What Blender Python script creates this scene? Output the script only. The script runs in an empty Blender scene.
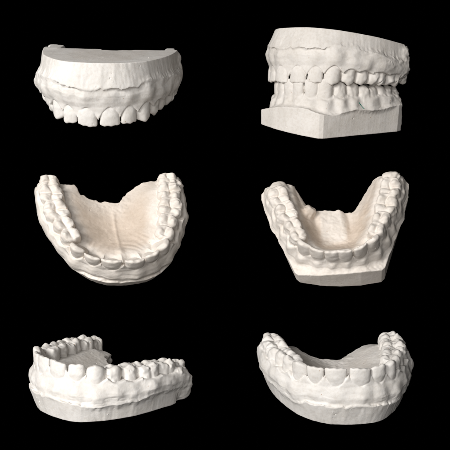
import bpy, math
import numpy as np
from mathutils import Matrix, Vector, Euler
from mathutils.bvhtree import BVHTree

# --------------------------------------------------------------------------
# Everything is modelled in millimetres and written out in centimetres.
# Model frame of a cast: x to the side, y to the back, z from base to teeth.
# --------------------------------------------------------------------------
VOX = 0.23
scene = bpy.context.scene
C = scene.collection
F = np.float32

def smin(a, b, k):
    h = np.clip(0.5 + 0.5*(b-a)/k, 0, 1)
    return b + (a-b)*h - k*h*(1-h)
def smax(a, b, k): return -smin(-a, -b, k)
def sstep(a, b, x):
    t = np.clip((x-a)/(b-a), 0, 1)
    return t*t*(3-2*t)

def lattice_noise(axes, cell, seed):
    """smooth value noise on a regular grid, any number of axes; range about -1..1"""
    rng = np.random.default_rng(seed)
    if np.isscalar(cell): cell = [cell]*len(axes)
    idx = []
    dims = []
    for a, c in zip(axes, cell):
        p = (a-a[0])/c
        i = np.floor(p).astype(int); w = (p-i).astype(F); w = w*w*(3-2*w)
        idx.append((i, w)); dims.append(i.max()+2)
    g = rng.uniform(-1, 1, dims).astype(F)
    for ax, (i, w) in enumerate(idx):
        sh = [1]*len(axes); sh[ax] = -1
        w = w.reshape(sh)
        g = np.take(g, i, axis=ax)*(1-w) + np.take(g, i+1, axis=ax)*w
    return g

def blur(a, sig, h):
    k = np.exp(-0.5*(np.arange(-15, 16)*h/sig)**2); k /= k.sum()
    for ax in (0, 1):
        pad = [(0, 0), (0, 0)]; pad[ax] = (15, 15)
        p = np.pad(a, pad, mode='edge'); n = a.shape[ax]
        a = sum(w*np.take(p, np.arange(i, i+n), axis=ax) for i, w in enumerate(k))
    return a.astype(F)

def interp(x, xs, ys): return np.interp(x, xs, ys).astype(F)

def poly_sdf(X, Y, P):
    P = np.array(P, float); n = len(P)
    d = np.full(X.shape, 1e9); s = np.ones(X.shape)
    for i in range(n):
        a = P[i]; b = P[i-1]; e = b-a
        wx = X-a[0]; wy = Y-a[1]
        t = np.clip((wx*e[0]+wy*e[1])/(e@e), 0, 1)
        bx = wx-e[0]*t; by = wy-e[1]*t
        d = np.minimum(d, bx*bx+by*by)
        c1 = Y >= a[1]; c2 = Y < b[1]; c3 = e[0]*wy > e[1]*wx
        fl = (c1 & c2 & c3) | (~c1 & ~c2 & ~c3)
        s = np.where(fl, -s, s)
    return (s*np.sqrt(d)).astype(F)

def chaikin(P, it=2, r=0.25):
    P = [np.array(p, float) for p in P]
    for _ in range(it):
        Q = []
        for i in range(len(P)):
            a, b = P[i], P[(i+1) % len(P)]
            Q += [a*(1-r)+b*r, a*r+b*(1-r)]
        P = Q
    return P

class Arch:
    def __init__(self, right):
        left = [(-x, y) for x, y in right[::-1]]
        pts = np.array(left+right, float)
        # Catmull-Rom through the points
        ext = np.vstack([2*pts[0]-pts[1], pts, 2*pts[-1]-pts[-2]])
        out = []
        for i in range(1, len(ext)-2):
            p0, p1, p2, p3 = ext[i-1:i+3]
            for t in np.linspace(0, 1, 24, endpoint=False):
                out.append(0.5*((2*p1)+(-p0+p2)*t+(2*p0-5*p1+4*p2-p3)*t*t+(-p0+3*p1-3*p2+p3)*t**3))
        out.append(ext[-2])
        self.P = np.array(out)
        seg = np.linalg.norm(np.diff(self.P, axis=0), axis=1)
        s = np.concatenate([[0], np.cumsum(seg)])
        mid = np.interp(0, self.P[:, 0], s)
        self.S = s-mid
        T = np.gradient(self.P, axis=0); T /= np.linalg.norm(T, axis=1)[:, None]
        self.T = T
    def at(self, s):
        p = np.array([np.interp(s, self.S, self.P[:, k]) for k in (0, 1)])
        t = np.array([np.interp(s, self.S, self.T[:, k]) for k in (0, 1)])
        return p, t/np.linalg.norm(t)
    def field(self, X, Y):
        best = np.full(X.shape, 1e9); s = np.zeros(X.shape); sg = np.zeros(X.shape)
        for (p, t, q) in zip(self.P, self.T, self.S):
            dx = X-p[0]; dy = Y-p[1]
            d = dx*dx+dy*dy
            m = d < best
            best = np.where(m, d, best)
            s = np.where(m, q + dx*t[0]+dy*t[1], s)
            sg = np.where(m, dx*t[1]-dy*t[0], sg)       # outward positive
        return s.astype(F), (np.sqrt(best)*np.sign(sg)).astype(F)

def surface_nets(f, ox, oy, oz, h):
    nx, ny, nz = f.shape
    neg = f < 0
    cnt = np.zeros((nx-1, ny-1, nz-1), np.int8)
    for i in (0, 1):
        for j in (0, 1):
            for k in (0, 1):
                cnt += neg[i:nx-1+i, j:ny-1+j, k:nz-1+k]
    cells = np.argwhere((cnt > 0) & (cnt < 8))
    index = np.full(cnt.shape, -1, np.int32)
    index[cells[:, 0], cells[:, 1], cells[:, 2]] = np.arange(len(cells))
    pos = np.zeros((len(cells), 3)); num = np.zeros(len(cells))
    ci, cj, ck = cells.T
    corners = [(i, j, k) for i in (0, 1) for j in (0, 1) for k in (0, 1)]
    val = {c: f[ci+c[0], cj+c[1], ck+c[2]].astype(float) for c in corners}
    for a in corners:
        for ax in range(3):
            if a[ax] == 0:
                b = list(a); b[ax] = 1; b = tuple(b)
                va, vb = val[a], val[b]
                m = (va < 0) != (vb < 0)
                t = np.where(m, va/np.where(m, va-vb, 1), 0)
                p = np.tile(np.array(a, float), (len(cells), 1)); p[:, ax] += t
                pos += p*m[:, None]; num += m
    pos = pos/num[:, None] + cells
    V = pos*h + np.array([ox, oy, oz])
    quads = []
    for ax in range(3):
        sl0 = [slice(None)]*3; sl1 = [slice(None)]*3
        sl0[ax] = slice(0, -1); sl1[ax] = slice(1, None)
        a = neg[tuple(sl0)]; b = neg[tuple(sl1)]
        u, v = (ax+1) % 3, (ax+2) % 3
        e = np.argwhere(a != b)
        ok = (e[:, u] > 0) & (e[:, v] > 0) & (e[:, u] < f.shape[u]-1) & (e[:, v] < f.shape[v]-1)
        e = e[ok]
        fl = a[e[:, 0], e[:, 1], e[:, 2]]
        def cell(du, dv):
            q = e.copy(); q[:, u] -= du; q[:, v] -= dv
            return index[q[:, 0], q[:, 1], q[:, 2]]
        q = np.stack([cell(1, 1), cell(0, 1), cell(0, 0), cell(1, 0)], 1)
        q[~fl] = q[~fl][:, ::-1]
        quads.append(q)
    return V, np.concatenate(quads)

# --------------------------------------------------------------------------
# tooth shapes: u along the arch, v outwards, z height
# --------------------------------------------------------------------------
def tooth_field(kind, u, v, z, W, zn, zt, D, tilt, rng, upper=True):
    t = (z-zn)/(zt-zn)
    tc = np.clip(t, -1.2, 1.1)
    if kind == 'incisor':
        w = W/2*(0.81+0.19*sstep(-0.3, 0.55, tc)) + 0*t
        w = np.where(tc < 0, w*(1+0.25*tc), w)
        d = D*(1-0.74*np.clip(tc, 0, 1)**0.85)
        lab = D + 0.45*np.sin(np.pi*np.clip(tc, 0, 1)) + tilt*tc - 0.05*u*u*np.clip(tc, 0, 1)
        c = lab-d
        n = 2.7
        ztop = zt - 0.018*u*u + 0.12*np.sin(u*2.1+rng.uniform(0, 6)) - 0.10*rng.uniform(-1, 1)*u
        k = 0.7
    elif kind == 'canine':
        w = W/2*(0.84+0.16*np.sin(np.pi*np.clip(0.15+0.60*tc, 0, 1)))
        w = np.where(tc < 0, w*(1+0.2*tc), w)
        d = D*(1-0.66*np.clip(tc, 0, 1)**1.2)
        lab = D + 0.35*np.sin(np.pi*np.clip(tc*0.9, 0, 1)) + tilt*tc - 0.10*u*u*np.clip(tc, 0, 1)
        c = lab-d
        n = 2.3
        ztop = zt - 0.26*np.abs(u)**1.35
        k = 1.0
    elif kind == 'premolar':
        jt = rng.uniform(-1, 1, 4)
        w = W/2*(0.88+0.12*np.sin(np.pi*np.clip(0.12+0.55*tc, 0, 1)))
        d = D*(1-0.20*np.clip(tc, 0, 1)**2)
        c = tilt*tc
        n = 2.35
        vv = v-c
        ztop = zt-1.8 + 1.8*np.exp(-(((vv-D*0.48)/1.9)**2+((u-.5*jt[0])/2.1)**2)) \
            + (1.3+.3*jt[1])*np.exp(-(((vv+D*0.50)/1.7)**2+((u-.6*jt[2])/2.0)**2)) \
            - 0.7*np.exp(-(vv/0.65)**2)*np.exp(-(u/2.2)**2) + 0.45*np.exp(-((np.abs(u)-W*.40)/.7)**2)
        k = 1.0
    else:
        jt = rng.uniform(-1, 1, 12)
        w = W/2*(0.93+0.07*np.sin(np.pi*np.clip(0.15+0.55*tc, 0, 1)))
        d = D*(1-0.17*np.clip(tc, 0, 1)**2) - 0.35*np.exp(-(u/0.9)**2)
        c = tilt*tc
        n = 3.0
        vv = v-c
        a, b = W*0.235, D*0.47
        ztop = zt-1.9 + 0*u
        for q_, (cu, cv, hh) in enumerate(((a, b, 1.8), (-a, b, 1.6), (a, -b, 1.8), (-a*0.9, -b, 1.1))):
            cu = cu+0.45*jt[q_]; cv = cv+0.3*jt[q_+4]; hh = hh*(1+0.28*jt[q_+8])
            ztop = ztop + hh*np.exp(-(((u-cu)/1.9)**2+((vv-cv)/1.9)**2))
        ztop = ztop - 0.8*np.exp(-((vv+.5*np.sin(u*.9+jt[0]))/0.5)**2)*np.exp(-(u/(W*.33))**2) - 0.75*np.exp(-((u+.35*vv*jt[1]+.4*jt[2])/0.45)**2) \
            + 0.6*np.exp(-((np.abs(u)-W*.43)/.8)**2)
        k = 1.0
    w = np.maximum(w, 0.4); d = np.maximum(d, 0.3)
    au = np.abs(u)/w; av = np.abs(v-c)/d
    q = (au**n+av**n)**(1/n)
    g = np.sqrt((au**(n-1)/w)**2+(av**(n-1)/d)**2)/np.maximum(q, 1e-3)**(n-1)
    f = (q-1)/np.clip(g, 0.12, 3.5)
    return smax(f, (z-ztop)*0.85, k)

def build_cast(sp):
    h = VOX
    x = np.arange(-38, 38, h); y = np.arange(-14, 56, h); z = np.arange(sp['zlow'], sp['ztop']+3, h)
    X2, Y2 = np.meshgrid(x, y, indexing='ij')
    arch = Arch(sp['arch'])
    s, r = arch.field(X2, Y2)
    rng = np.random.default_rng(sp['seed'])
    X = X2[:, :, None].astype(F); Y = Y2[:, :, None].astype(F); Z = z[None, None, :].astype(F)
    n2a = lattice_noise((x, y), 7.0, sp['seed']+1)
    n2b = lattice_noise((x, y), 2.6, sp['seed']+2)
    n2c = lattice_noise((x, y), 1.1, sp['seed']+3)
    # ---- teeth along the arch
    teeth = []
    for side in (-1, 1):
        q = sp.get('midgap', 0.2)/2
        for i, (kind, W, D, zt, zn) in enumerate(sp['teeth']):
            j = rng.uniform(-1, 1, 6)
            sc = side*(q+W/2)
            gap = sp['gaps'][i]
            teeth.append(dict(kind=kind, W=W*sp['wide']-gap, full=W, D=D, zt=zt+0.25*j[0], zn=zn+0.3*j[1], s=sc,
                              rot=math.radians(sp['twist'][i]*side*1.0+3.5*j[2]), off=sp['push'][i]+0.25*j[3], tilt=sp['tilt'][i],
                              side=side, i=i))
            q += W
    teeth.sort(key=lambda t: t['s'])
    ss = np.array([t['s'] for t in teeth])
    sW = np.array([t['full'] for t in teeth])
    # ---- gum height, scalloped round every neck
    near = np.argmin(np.abs(s[..., None]-ss[None, None, :].astype(F)), axis=2)
    ph = np.clip((s-ss[near])/(sW[near]/2), -1.15, 1.15)
    scal = np.abs(ph)**sp['scexp']
    beyond = sstep(0, 2.5, np.abs(s)-(ss[-1]+sW[-1]/2-1.5))
    scal = scal*(1-beyond)+0.3*beyond
    zmid = interp(s, ss, [t['zn'] for t in teeth])
    amp = interp(np.abs(s), [0, 20, 30, 60], sp['papilla'])
    zg = zmid + amp*scal
    end = interp(np.abs(s), sp['end'][0], sp['end'][1])
    zg = zg - end
    Dn = interp(s, ss, [t['D']+max(t['off'], -.3) for t in teeth])
    # ---- inner heightfield (palate or floor of the mouth)
    inner = -r - Dn
    pal = sp['palate'](X2, Y2, s, r).astype(F)
    fall = interp(Y2, sp['fall'][0], sp['fall'][1])
    g = np.exp(-(np.clip(inner, 0, None)/fall)**sp['fallpow'])
    gs = blur(blur(g, 1.6, h), 1.6, h); wb = sstep(1.5, 5, inner)
    g = g*(1-wb)+gs*wb
    zl = zmid + amp*0.3*(0.6+(scal-0.6)*np.exp(-(np.clip(inner, 0, None)/1.3)**2)) - end
    zls = blur(zl, 2.0, h); zl = zl*(1-wb)+zls*wb
    zin = pal + (zl-pal)*g + sp['pn']*n2b*(1-g) + sp['inbump'](X2, Y2, inner)
    zout = zmid + amp*scal*np.interp(r/Dn, [-1, 0.1, 0.9], [0.3, 0.55, 1.0]) - end - 0.02*np.clip(r-Dn, 0, None)**2
    ztop2 = np.where(r < -Dn, zin, zout).astype(F) + sp['fine']*n2c
    # slope correction
    gx, gy = np.gradient(ztop2, h)
    sl = 1/np.sqrt(1+np.minimum(gx*gx+gy*gy, 6))
    # ---- outer gum profile
    root = (np.cos(np.clip(ph, -1, 1)*np.pi)*0.5+0.5)
    ramp = interp(np.abs(s), [0, 5, 12, 19, 26, 45, 60], sp['root'])
    n3 = lattice_noise((x, y, z), 4.5, sp['seed']+5)
    n3b = lattice_noise((x, y, z), (2.2, 2.2, 1.6), sp['seed']+6)
    n3f = lattice_noise((x, y, z), (1.5, 1.5, 1.5), sp['seed']+7)
    zr2 = sp['rim'](s) + 0.55*n2a + sp['ledge']*(1.7*n2b + n2c)
    depth = np.clip((zmid[:, :, None]-Z)/(zmid-zr2)[:, :, None], -0.6, 3.5)
    prof = np.interp(depth, sp['prof'][0], sp['prof'][1]).astype(F)
    R = (Dn+sp['neck']+interp(np.abs(s), [16, 24, 32], [0, 0.3, sp['flare']]))[:, :, None] + prof*interp(np.abs(s), [0, 20, 35, 60], sp['profk'])[:, :, None] \
        + (root*ramp)[:, :, None]*np.exp(-((depth-sp['rd'][0])/sp['rd'][1])**2) + 0.42*n3 + 0.16*n3b
    ridg = np.abs(lattice_noise((x, y, z), (4.0, 4.0, 1.5), sp['seed']+21))
    R = R - 0.16*np.clip(1-ridg*3.2, 0, 1)*np.clip(depth*1.4-0.3, 0, 1)
    gum = smax(r[:, :, None]-R, (Z-ztop2[:, :, None])*sl[:, :, None], sp['kcrest'])
    # ---- base with trimmed walls
    P = poly_sdf(X2, Y2, sp['poly'])
    zb = sp['bottom'](X2, Y2)
    chat = sp['chat']*lattice_noise((x, y, z), (1.0, 1.0, 14.0), sp['seed']+8)
    wall = P[:, :, None] + interp(Y2, *sp['taper'])[:, :, None]*(zr2[:, :, None]-Z) + 0.09*n3 + chat*0.5
    base = smax(wall, (Z-(zr2+sp['rimslope']*np.clip(-P, 0, 6)+sp['ledge']*n2c)[:, :, None]), 0.55)
    # keep the base out of the mouth
    base = smax(base, (Z-ztop2[:, :, None])*sl[:, :, None], 0.8)
    body = smin(gum, base, 1.1)
    for (cx, cy, cz, ax, ay, az) in sp['lumps']:
        e = np.sqrt(((X-cx)/ax)**2+((Y-cy)/ay)**2+((Z-cz)/az)**2)
        body = smin(body, (e-1)*min(ax, ay, az)+0.5*n3b+0.9*n3+0.25*n3f, 1.6)
    # ---- rear and bottom cuts
    ragged = 0.8*n3b + 0.5*n3 + 0.25*lattice_noise((x, y, z), 1.2, sp['seed']+11)
    yb = interp(X2, sp['back'][0], sp['back'][1])
    gyb = np.gradient(yb, h, axis=0); sb = 1/np.sqrt(1+np.minimum(gyb**2, 9))
    rear = (Y-yb[:, :, None]+ragged*sp['rag'])*sb[:, :, None]
    body = smax(body, rear, 0.6)
    body = smax(body, zb[:, :, None]-Z + 0.05*n3, 0.35)
    for (cx, cy, cz, rad) in sp['pits']:
        e = np.sqrt((X-cx)**2+(Y-cy)**2+(Z-cz)**2)-rad
        body = smax(body, -e, 0.25)
    # ---- teeth fields
    lab_f = np.full(body.shape, 1e3, F); lab = np.full(body.shape, -1, np.int8); both = np.full(body.shape, 50, F)
    for ti, t in enumerate(teeth):
        p, tg = arch.at(t['s'])
        nrm = np.array([tg[1], -tg[0]])
        p = p+nrm*t['off']
        ca, sa = math.cos(t['rot']), math.sin(t['rot'])
        tu = tg*ca+nrm*sa; tn = -tg*sa+nrm*ca
        if t['side'] < 0: tu = -tu
        rad = 9.5
        i0, i1 = np.searchsorted(x, [p[0]-rad, p[0]+rad]); j0, j1 = np.searchsorted(y, [p[1]-rad, p[1]+rad])
        k0 = max(0, np.searchsorted(z, t['zn']-4.0))
        xs = X[i0:i1, j0:j1]-p[0]; ys = Y[i0:i1, j0:j1]-p[1]; zs = Z[:, :, k0:]
        u = xs*tu[0]+ys*tu[1]; v = xs*tn[0]+ys*tn[1]
        u = u + 0*zs; v = v + 0*zs
        f = tooth_field(t['kind'], u, v, zs, t['W'], t['zn'], t['zt'], t['D'], t['tilt'], rng)
        f = f + 0.14*n3b[i0:i1, j0:j1, k0:] + (0.26*n3f[i0:i1, j0:j1, k0:] if t['kind'] in ('molar', 'premolar') else 0) + 0.20*n3[i0:i1, j0:j1, k0:]
        f = np.maximum(f, (t['zn']-3.8)-zs).astype(F)
        reg = (slice(i0, i1), slice(j0, j1), slice(k0, None))
        m = f < lab_f[reg]
        lab[reg] = np.where(m, ti, lab[reg])
        lab_f[reg] = np.minimum(lab_f[reg], f)
        both[reg] = smin(both[reg], f, 0.05 if t['kind'] == 'incisor' else 0.55)
    full = smin(body, both, sp.get('kt', 0.35))
    # air bubbles: small pits in the walls, small beads on gum and teeth
    cand = np.argwhere(np.abs(full) < 0.12)
    pick = cand[rng.integers(0, len(cand), 34)]
    for bi, (a, b_, c) in enumerate(pick):
        rad = rng.uniform(0.18, 0.34)
        w_ = int(rad/h)+4
        rg = (slice(max(a-w_, 0), a+w_+1), slice(max(b_-w_, 0), b_+w_+1), slice(max(c-w_, 0), c+w_+1))
        e = np.sqrt((X[rg[0], rg[1]]-x[a])**2+(Y[rg[0], rg[1]]-y[b_])**2+(Z[:, :, rg[2]]-z[c])**2)-rad
        full[rg] = smax(full[rg], -e, 0.12) if bi % 5 < 3 else smin(full[rg], e+0.15*rad, 0.2)
    V, Q = surface_nets(full, x[0], y[0], z[0], h)
    # ---- labels for faces
    cen = V[Q].mean(1)
    ii = np.clip(np.round((cen-[x[0], y[0], z[0]])/h).astype(int), 0, np.array(full.shape)-1)
    gi = tuple(ii.T)
    L = np.full(len(Q), 100)
    L[(base[gi] < gum[gi]) & (cen[:, 2] < zr2[ii[:, 0], ii[:, 1]]+1.5)] = 101       # base
    L[(inner[ii[:, 0], ii[:, 1]] > sp['innerlabel']) & (cen[:, 2] > zb[ii[:, 0], ii[:, 1]]+0.7) & (rear[gi] < -0.6)] = 102
    L[(cen[:, 2] < zb[ii[:, 0], ii[:, 1]]+0.7)] = 101
    tm = lab_f[gi] < body[gi]
    L[tm] = lab[gi][tm]
    vi = np.clip(np.round((V-[x[0], y[0], z[0]])/h).astype(int), 0, np.array(full.shape)-1)
    bounce_stain = sstep(-0.5, 5.0, inner+1.3*n2b+1.5*n2a)*(0.45+0.55*sstep(0, 14, yb-Y2))  # tan inside the arch: mostly warm interreflection painted in, partly real staining
    if sp['slab']: bounce_stain = bounce_stain*(1-0.85*np.clip(1-(np.abs(X2+1.5)/6.2)**8, 0, 1)*sstep(9, 17, Y2+1.5*n2b))
    bounce_stain = bounce_stain[vi[:, 0], vi[:, 1]]*np.clip(1.15-(V[:, 2]-sp['stz'])/6.0, 0, 1)
    V = V*np.array([sp['sx'], sp['sy'], 1.0]); V[:, 0] -= sp['shear']*(V[:, 1]-18)
    # vertex normals of the whole surface, so that parts meet without a seam
    A = V[Q[:, 2]]-V[Q[:, 0]]; B = V[Q[:, 3]]-V[Q[:, 1]]
    fn = np.cross(A, B)
    N = np.zeros_like(V)
    for k in range(4):
        for c in range(3): N[:, c] += np.bincount(Q[:, k], fn[:, c], len(V))
    N /= np.linalg.norm(N, axis=1)[:, None]+1e-12
    names = {100: 'gum', 101: 'base', 102: sp['inner_name']}
    for ti, t in enumerate(teeth): names[ti] = t['kind']
    return V, Q, L, N, names, bounce_stain

def to_mesh(name, V, Q, N, mat, bounce_stain):
    used, inv = np.unique(Q, return_inverse=True)
    inv = inv.reshape(Q.shape)
    v = (V[used]/10).astype(F)
    me = bpy.data.meshes.new(name)
    me.vertices.add(len(v)); me.vertices.foreach_set('co', v.ravel())
    me.loops.add(Q.size); me.loops.foreach_set('vertex_index', inv.ravel().astype(np.int32))
    me.polygons.add(len(Q)); me.polygons.foreach_set('loop_start', np.arange(0, Q.size, 4, dtype=np.int32))
    me.update(calc_edges=True)
    me.polygons.foreach_set('use_smooth', np.ones(len(Q), bool))
    me.normals_split_custom_set_from_vertices([tuple(n) for n in N[used].tolist()])
    at = me.attributes.new('bounce_stain', 'FLOAT', 'POINT'); at.data.foreach_set('value', bounce_stain[used].astype(F))
    me.materials.append(mat)
    return me

# --------------------------------------------------------------------------
# materials
# --------------------------------------------------------------------------
def plaster():
    m = bpy.data.materials.new('plaster'); m.use_nodes = True
    nt = m.node_tree; nd = nt.nodes; lk = nt.links
    b = nd['Principled BSDF']
    tc = nd.new('ShaderNodeTexCoord')
    def noise(scale, detail, rough=0.6):
        n = nd.new('ShaderNodeTexNoise'); n.inputs['Scale'].default_value = scale
        n.inputs['Detail'].default_value = detail; n.inputs['Roughness'].default_value = rough
        lk.new(tc.outputs['Object'], n.inputs['Vector']); return n
    n1 = noise(1.1, 5); n2 = noise(9, 6, 0.7); n3 = noise(45, 4, 0.7)
    r = nd.new('ShaderNodeValToRGB'); lk.new(n1.outputs['Fac'], r.inputs['Fac'])
    r.color_ramp.elements[0].position = 0.33; r.color_ramp.elements[0].color = (0.705, 0.675, 0.635, 1)
    r.color_ramp.elements[1].position = 0.62; r.color_ramp.elements[1].color = (0.79, 0.765, 0.735, 1)
    r2 = nd.new('ShaderNodeValToRGB'); lk.new(n2.outputs['Fac'], r2.inputs['Fac'])
    r2.color_ramp.elements[0].position = 0.25; r2.color_ramp.elements[0].color = (0.89, 0.865, 0.835, 1)
    r2.color_ramp.elements[1].position = 0.54; r2.color_ramp.elements[1].color = (1, 1, 1, 1)
    mx = nd.new('ShaderNodeMix'); mx.data_type = 'RGBA'; mx.blend_type = 'MULTIPLY'; mx.inputs[0].default_value = 1
    lk.new(r.outputs[0], mx.inputs[6]); lk.new(r2.outputs[0], mx.inputs[7])
    # sparse brown specks
    vo = nd.new('ShaderNodeTexVoronoi'); vo.inputs['Scale'].default_value = 2.3
    lk.new(tc.outputs['Object'], vo.inputs['Vector'])
    r3 = nd.new('ShaderNodeValToRGB'); lk.new(vo.outputs['Distance'], r3.inputs['Fac'])
    r3.color_ramp.elements[0].position = 0.03; r3.color_ramp.elements[0].color = (0.62, 0.45, 0.33, 1)
    r3.color_ramp.elements[1].position = 0.06; r3.color_ramp.elements[1].color = (1, 1, 1, 1)
    mx2 = nd.new('ShaderNodeMix'); mx2.data_type = 'RGBA'; mx2.blend_type = 'MULTIPLY'; mx2.inputs[0].default_value = 1
    lk.new(mx.outputs[2], mx2.inputs[6]); lk.new(r3.outputs[0], mx2.inputs[7])
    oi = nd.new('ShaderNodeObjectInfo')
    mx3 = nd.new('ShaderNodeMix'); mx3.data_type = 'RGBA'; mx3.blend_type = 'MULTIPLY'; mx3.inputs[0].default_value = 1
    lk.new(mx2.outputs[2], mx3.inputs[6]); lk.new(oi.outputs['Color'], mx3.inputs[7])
    at = nd.new('ShaderNodeAttribute'); at.attribute_name = 'bounce_stain'
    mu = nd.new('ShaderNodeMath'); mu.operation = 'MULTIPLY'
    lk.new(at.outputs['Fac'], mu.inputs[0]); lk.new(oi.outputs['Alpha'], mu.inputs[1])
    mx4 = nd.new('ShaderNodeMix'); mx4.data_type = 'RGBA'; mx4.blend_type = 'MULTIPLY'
    mx4.inputs[7].default_value = (0.80, 0.725, 0.655, 1)  # warm bounce light and some discolouration, multiplied into the plaster colour
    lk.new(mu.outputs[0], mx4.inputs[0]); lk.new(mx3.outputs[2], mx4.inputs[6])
    lk.new(mx4.outputs[2], b.inputs['Base Color'])
    b.inputs['Roughness'].default_value = 0.62
    b.inputs['Specular IOR Level'].default_value = 0.35
    ad = nd.new('ShaderNodeMath'); ad.operation = 'MULTIPLY_ADD'; ad.inputs[1].default_value = 0.35
    lk.new(n3.outputs['Fac'], ad.inputs[0]); lk.new(n2.outputs['Fac'], ad.inputs[2])
    bp = nd.new('ShaderNodeBump'); bp.inputs['Strength'].default_value = 0.42; bp.inputs['Distance'].default_value = 0.03
    lk.new(ad.outputs[0], bp.inputs['Height']); lk.new(bp.outputs[0], b.inputs['Normal'])
    return m
PL = plaster()
def simple(name, col, rough=0.8, spec=0.2):
    m = bpy.data.materials.new(name); m.use_nodes = True
    nt = m.node_tree; b = nt.nodes['Principled BSDF']
    n = nt.nodes.new('ShaderNodeTexNoise'); n.inputs['Scale'].default_value = 30
    r = nt.nodes.new('ShaderNodeValToRGB')
    r.color_ramp.elements[0].color = tuple(c*0.8 for c in col)+(1,); r.color_ramp.elements[1].color = tuple(col)+(1,)
    nt.links.new(n.outputs['Fac'], r.inputs['Fac']); nt.links.new(r.outputs[0], b.inputs['Base Color'])
    b.inputs['Roughness'].default_value = rough; b.inputs['Specular IOR Level'].default_value = spec
    return m

# --------------------------------------------------------------------------
# the two moulds
# --------------------------------------------------------------------------
def mirror(P): return P + [(-a, b) for a, b in P[::-1] if a > 0]

def palate_u(X, Y, s, r):
    return np.interp(Y, [-5, 4, 12, 22, 40], [18, 17, 14.3, 12.8, 13.2]) + 0.006*X*X + 1.8*sstep(33, 43, Y)*sstep(8, 20, np.abs(X))
def bump_u(X, Y, inner):
    # rugae, papilla and mid-line raphe
    w = np.clip((inner-1)/3, 0, 1)*np.interp(Y, [2, 5, 15, 19], [0, 1, 1, 0])
    ru = 0.34*np.sin(Y*1.75+0.16*np.abs(X)*np.abs(X)*0.6+np.sin(X*.7)*0.8+1.2*np.sin(Y*.5+X*.31))*np.clip(np.abs(X)/3, 0, 1)
    pa = 1.1*np.exp(-((X/1.6)**2+((Y-7)/2.3)**2))
    ra = 0.35*np.exp(-(X/0.8)**2)*np.interp(Y, [8, 12, 30, 34], [0, 1, 1, 0])
    return (0.28*w*ru+pa+ra).astype(F)
UP = dict(
    seed=11, sx=0.985, pn=0.10, stz=16, slab=False, ledge=0.22, neck=0.25, flare=1.0, fine=0.05, wide=1.075, rd=(0.42, 0.42), chat=0.035, scexp=1.6, kt=0.16, kcrest=0.7, shear=0.11, sy=0.9, zlow=-1.5, ztop=28, inner_name='palate', innerlabel=4.0,
    arch=[(4.3, 0.3), (11.6, 2.7), (17.3, 7.6), (20.6, 14), (22.8, 20.8), (24.8, 28.6), (26.3, 37.5), (27, 46), (27.2, 58)],
    teeth=[('incisor', 8.5, 3.3, 27, 18.6), ('incisor', 7.0, 3.0, 26.4, 18.9), ('canine', 7.5, 3.6, 26.7, 18.0),
           ('premolar', 6.9, 4.6, 26.0, 18.8), ('premolar', 6.7, 4.8, 25.8, 19.0), ('molar', 9.9, 5.7, 25.4, 19.2),
           ('molar', 9.2, 5.5, 24.8, 19.2), ('molar', 6.6, 4.5, 23.0, 18.8)],
    gaps=[0.34, 0.36, 0.24, 0.05, 0.0, -.1, -.1, -.1], midgap=0.7,
    twist=[2, 5, 4, 0, 0, 0, 0, 0], push=[0, -0.2, 0.1, 0.1, 0, 0.1, 0, -0.3], tilt=[0.8, 0.7, 0.3, 0.1, 0, 0.2, .3, .2],
    papilla=[4.8, 3.4, 1.0, 0.7], end=([0, 54, 62, 70], [0, 0, 2.5, 4.5]),
    palate=palate_u, inbump=bump_u, fall=([-5, 5, 15, 30, 45], [8, 9, 9.5, 9, 8]), fallpow=1.6,
    root=[0.6, 0.7, 0.8, 0.9, 0.6, 0.35, 0.1],
    rim=lambda s: 10.3 + 0.6*np.cos(s*0.13) - 0.4*np.cos(s*0.33+0.5) + np.interp(np.abs(s), [20, 50], [0, 2.5]),
    prof=([-0.6, 0, 0.25, 0.6, 0.9, 1.08, 1.4, 3.0], [-0.1, 0.1, 0.8, 1.4, 1.1, 1.1, -1.2, -7]), profk=[1.0, 1.1, 1.0, 0.7],
    poly=chaikin(mirror([(0, -5.6), (9, -4.9), (16.5, -1.4), (23.0, 6.4), (28.6, 18), (31.6, 30), (32.3, 43), (30, 44), (0, 44)]), 2, 0.2),
    taper=([-6, 2, 14, 40], [0.38, 0.38, 0.24, 0.10]), rimslope=0.1,
    bottom=lambda X, Y: (0.8+np.clip(Y+6, 0, 60)*0.080 + 2.2*sstep(40.5, 43, Y)*(1-sstep(22, 25, np.abs(X+1))) - 0.3*sstep(34, 40, Y)*sstep(22, 25, X)).astype(F),
    lumps=[(29.2, 48.0, 11.5, 3.0, 4.6, 6.6), (-29.5, 43.0, 11.5, 3.4, 4.2, 6.5), (28.5, 44, 17.0, 5.6, 5.5, 5.2), (-28, 43, 17.0, 5.6, 5.5, 5.0)],
    back=([-36, -31, -20, -15.5, -13.5, -10, 3.8, 5.8, 9, 15, 26, 31, 36], [44, 47.5, 47, 47.5, 42, 39, 38, 41.5, 44, 47, 50, 52, 49]), rag=1.4,
    pits=[(30.6, 33, 14.5, .7), (31.2, 37, 14.2, .8), (31.6, 40, 12, .6), (-19, 0.5, 12, .4), (8, -7.2, 7, .3), (-12, -5.8, 5, .3), (-31.5, 30, 13, .5)],
)
def palate_l(X, Y, s, r):
    return np.interp(Y, [-5, 5, 12, 40], [9, 6.5, 5.2, 5.0]) + 2.0*sstep(8.5, 4.2, np.abs(X+1.5+0.12*(Y-20)))*np.interp(Y, [8, 14, 34], [0, .7, 1.6])
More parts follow.
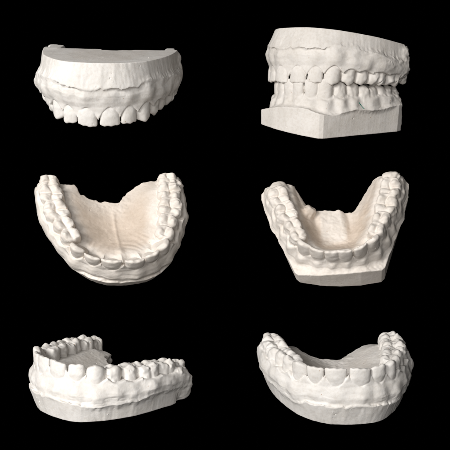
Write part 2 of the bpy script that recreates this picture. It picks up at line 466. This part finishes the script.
LOW = dict(
    seed=29, sx=0.985, pn=0.2, stz=13, slab=True, ledge=0.08, neck=-0.05, flare=0.3, fine=0.10, wide=1.16, rd=(0.3, 0.62), chat=0.035, scexp=2.0, kcrest=1.2, kt=1.0, shear=0.0, sy=0.92, zlow=-7, ztop=24, inner_name='mouth_floor', innerlabel=2.6,
    arch=[(2.7, 0.0), (8.0, 1.2), (13.0, 4.6), (16.8, 10.2), (19.6, 16.8), (22.4, 25.5), (25, 36), (26.2, 46), (26.6, 58)],
    teeth=[('incisor', 5.5, 2.9, 22.6, 13.4), ('incisor', 6.0, 3.0, 22.6, 13.2), ('canine', 6.9, 3.3, 22.9, 12.6),
           ('premolar', 6.9, 3.9, 21.8, 14.0), ('premolar', 7.0, 4.1, 21.4, 14.4), ('molar', 11.0, 5.0, 21.0, 15.0),
           ('molar', 10.2, 4.9, 21.0, 15.6)],
    gaps=[0.05, 0.05, 0.05, -.1, -.1, -.1, -.1], midgap=0.1,
    twist=[6, -5, 6, -4, 5, 0, 0], push=[0.1, -0.2, 0.1, 0.0, -0.3, 0.0, 0.2], tilt=[0.3, 0.4, 0.2, -0.3, -0.6, -0.9, -0.9],
    papilla=[2.6, 2.2, 1.0, 0.7], end=([0, 51, 56, 62], [0, 0, .6, 1.5]),
    palate=palate_l, inbump=lambda X, Y, i: 0*X, fall=([-5, 5, 15, 30, 45], [5, 5.5, 6, 6.5, 6]), fallpow=2.2,
    root=[1.1, 1.2, 1.3, 1.8, 1.2, 0.7, 0.3],
    rim=lambda s: 9.4 + 0.3*np.cos(s*0.21+0.4) - np.interp(np.abs(s), [0, 6, 16, 19, 26, 50], [0, 0.3, 2.7, 2.8, 1.4, -1.4]),
    prof=([-0.6, 0, 0.3, 0.7, 1.0, 1.4, 3], [-0.2, 0.0, 0.4, 1.2, 2.5, 0.5, -5]), profk=[1.0, 1.2, 1.0, 0.8],
    poly=mirror([(0, -7.0), (9, -6.6), (18.2, -4.6), (19.8, -2.8), (33.6, 41), (33.4, 49), (0, 48)]),
    taper=([0, 1], [0.03, 0.03]), rimslope=0.12,
    bottom=lambda X, Y: (-2.3-0.12*X+0.11*(Y+4)).astype(F),
    lumps=[(25.6, 43, 15.0, 4.6, 5, 4.5), (-25.6, 43, 14.6, 4.6, 5, 4.5), (-13, 31.5, 9, 3.4, 3.2, 5.5)],
    back=([-36, -30, -18, -15.5, -12.5, -8, 7, 10, 13.5, 18, 30, 36], [43, 46.5, 47, 42, 35.5, 33, 32.5, 36, 42, 48, 47, 43]), rag=0.9,
    pits=[(12, -7.5, 5, .35), (-22, 8, 6, .3), (25, 14, 5, .3)],
)

# --------------------------------------------------------------------------
# the camera: 45 x 45 hundredths of the picture are 19 cm at 32 cm distance
# --------------------------------------------------------------------------
DIST = 34.0; FRAME = 19.07
cam = bpy.data.cameras.new('camera'); co = bpy.data.objects.new('camera', cam); C.objects.link(co)
co.location = (0, -DIST, 0); co.rotation_euler = (math.pi/2, 0, 0)
cam.sensor_width = 36; cam.lens = 36*DIST/FRAME; cam.clip_end = 500; cam.clip_start = 0.1
scene.camera = co

def pose(px, py, scale, elev, yaw, roll, flip, centre=(0, 2.1, 1.3)):
    """centre of the cast seen at photo position px, py; scale under 1 stands farther away"""
    d = DIST/scale
    X = (px-225)/450*FRAME/scale; Z = (225-py)/450*FRAME/scale
    view = Vector((X, d, Z)).normalized()
    aim = Vector((0, 1, 0)).rotation_difference(view).to_matrix()
    M = Matrix.Rotation(math.radians(roll), 3, 'Y') @ Matrix.Rotation(math.radians(elev), 3, 'X') @ Matrix.Rotation(math.radians(yaw), 3, 'Z')
    if flip: M = M @ Matrix.Rotation(math.pi, 3, 'Y')
    M = aim @ M
    loc = Vector((X, d-DIST, Z)) - M @ Vector(centre)
    return Matrix.Translation(loc) @ M.to_4x4()

def cast(name, label, group, parts, M, tint=(1, 1, 1), tall=1.0, bounce_stain_amt=0.25, deep=1.0):
    e = bpy.data.objects.new(name, None); C.objects.link(e)
    e.empty_display_size = 0.5
    e['label'] = label; e['category'] = 'dental cast'
    if group: e['group'] = group
    e.matrix_world = M @ Matrix.Diagonal((1, deep, tall, 1))
    for nm, me in parts:
        o = bpy.data.objects.new(nm, me); C.objects.link(o); o.parent = e; o.color = tuple(tint)+(bounce_stain_amt,)
    return e

def make_parts(sp):
    V, Q, L, N, names, bounce_stain = build_cast(sp)
    parts = []
    for l in sorted(names, key=lambda a: -a):
        m = L == l
        if m.sum() > 12: parts.append((names[l], to_mesh(names[l], V, Q[m], N, PL, bounce_stain)))
    return parts, V, Q

up_parts, UV, UQ = make_parts(UP)
low_parts, LV, LQ = make_parts(LOW)

G = 'white plaster dental casts on black'
cast('upper_dental_cast', 'upper plaster cast shown alone with its teeth down and flat base on top', G,
     up_parts, pose(105.5, 75.5, .935, 16, -3, -0.5, True), (1, 1, 1), 1.08)
Mlow = pose(321.5, 107, 0.86, 2, -38, 2.5, False, (0, 2.0, 0.9))
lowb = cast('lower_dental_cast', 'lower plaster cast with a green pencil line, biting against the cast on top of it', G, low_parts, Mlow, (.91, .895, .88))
Mrel = Matrix.Translation((0, 0, 2.3)) @ Matrix.Rotation(math.radians(-3.6), 4, 'X') @ Matrix.Translation((0, -0.08, 2.40)) @ Matrix.Rotation(math.pi, 4, 'Y')
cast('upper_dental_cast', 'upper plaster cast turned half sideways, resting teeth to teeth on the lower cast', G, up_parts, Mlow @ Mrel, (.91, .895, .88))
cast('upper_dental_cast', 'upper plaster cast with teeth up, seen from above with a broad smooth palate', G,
     up_parts, pose(116.5, 232.5, .95, 61, 2, 0, False, (0, 1.9, 1.3)), (1, .965, .93), bounce_stain_amt=1.0)
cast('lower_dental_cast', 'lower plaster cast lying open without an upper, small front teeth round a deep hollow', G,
     low_parts, pose(336.5, 223.5, .965, 58, 0, -4, False, (0, 1.75, 1.3)), (1, .965, .93), bounce_stain_amt=1.0, deep=.91)
cast('upper_dental_cast', 'upper plaster cast with teeth up, turned sideways so one long row of side teeth shows', G,
     up_parts, pose(92, 376.5, 1.07, 15, -53, 0, False, (0, 1.9, 1.2)), tall=.86)
cast('upper_dental_cast', 'upper plaster cast with teeth up, seen low from the front with a wavy gum crease', G,
     up_parts, pose(339, 376, .985, 26, 4, 0.5, False, (0, 1.9, 1.3)))

# green pencil line on the lower cast of the pair, laid on its surface
bvh = BVHTree.FromPolygons([Vector(v) for v in (LV/10).tolist()], LQ.tolist())
GREEN = simple('green_pencil', (0.02, 0.22, 0.16))
PENCIL = [(1.60, 1.24), (1.64, 1.18), (1.70, 1.09), (1.74, 1.0), (1.75, 0.95)]      # y, z in cm on the side wall
def pencil():
    vs, fs = [], []
    rows = []
    n = 26
    P = np.array(PENCIL); t = np.linspace(0, len(P)-1, n)
    ys = np.interp(t, range(len(P)), P[:, 0])+0.012*np.sin(np.arange(n)*1.7); zs = np.interp(t, range(len(P)), P[:, 1])
    for i in range(n):
        w = 0.022*(0.7+0.5*math.sin(i*2.3)**2)
        row = []
        for dy in (-w, 0, w):
            hit, nr, _, _ = bvh.ray_cast(Vector((5, ys[i]+dy, zs[i])), Vector((-1, 0, 0)))
            for off in (-0.01, 0.006): row.append(hit+nr*off)
        rows.append(row)
    for row in rows: vs += row
    for i in range(n-1):
        a = i*6; b = a+6
        for c in (0, 2): fs.append((a+c+1, a+c+3, b+c+3, b+c+1))
        fs.append((a, a+1, b+1, b)); fs.append((a+5, a+4, b+4, b+5))
    me = bpy.data.meshes.new('pencil_mark'); me.from_pydata([tuple(v) for v in vs], [], fs); me.materials.append(GREEN)
    o = bpy.data.objects.new('pencil_mark', me); C.objects.link(o); o.parent = lowb
    o['label'] = 'short green pencil line on the gum'
pencil()

# --------------------------------------------------------------------------
# black backdrop, light
# --------------------------------------------------------------------------
me = bpy.data.meshes.new('backdrop')
W = 70; K = 24
vs, fs = [], []
for i in range(K+1):
    for j in range(2):
        vs.append(((-W if j == 0 else W), 26, -W+2*W*i/K))
for i in range(K): fs.append((2*i, 2*i+1, 2*i+3, 2*i+2))
me.from_pydata(vs, [], fs)
bd = bpy.data.objects.new('backdrop', me); C.objects.link(bd); bd['kind'] = 'structure'
blk = bpy.data.materials.new('black_velvet'); blk.use_nodes = True
b = blk.node_tree.nodes['Principled BSDF']; b.inputs['Base Color'].default_value = (0, 0, 0, 1)
b.inputs['Roughness'].default_value = 1; b.inputs['Specular IOR Level'].default_value = 0
me.materials.append(blk)

w = bpy.data.worlds.new('World'); scene.world = w; w.use_nodes = True
w.node_tree.nodes['Background'].inputs[0].default_value = (0, 0, 0, 1)
w.node_tree.nodes['Background'].inputs[1].default_value = 0

def area(name, loc, target, size, power, col):
    l = bpy.data.lights.new(name, 'AREA'); l.size = size; l.energy = power; l.color = col
    o = bpy.data.objects.new(name, l); C.objects.link(o); o.location = loc
    o.rotation_euler = (Vector(target)-Vector(loc)).to_track_quat('-Z', 'Y').to_euler()
area('key_lamp', (-42, -52, 20), (0, 0, 0), 22, 47000, (1.0, 0.978, 0.952))
area('front_lamp', (-10, -60, 4), (0, 0, 0), 40, 22000, (1.0, 0.978, 0.952))

scene.view_settings.view_transform = 'Standard'; scene.view_settings.look = 'None'
scene.view_settings.exposure = 0; scene.view_settings.gamma = 1
scene.render.engine = 'CYCLES'
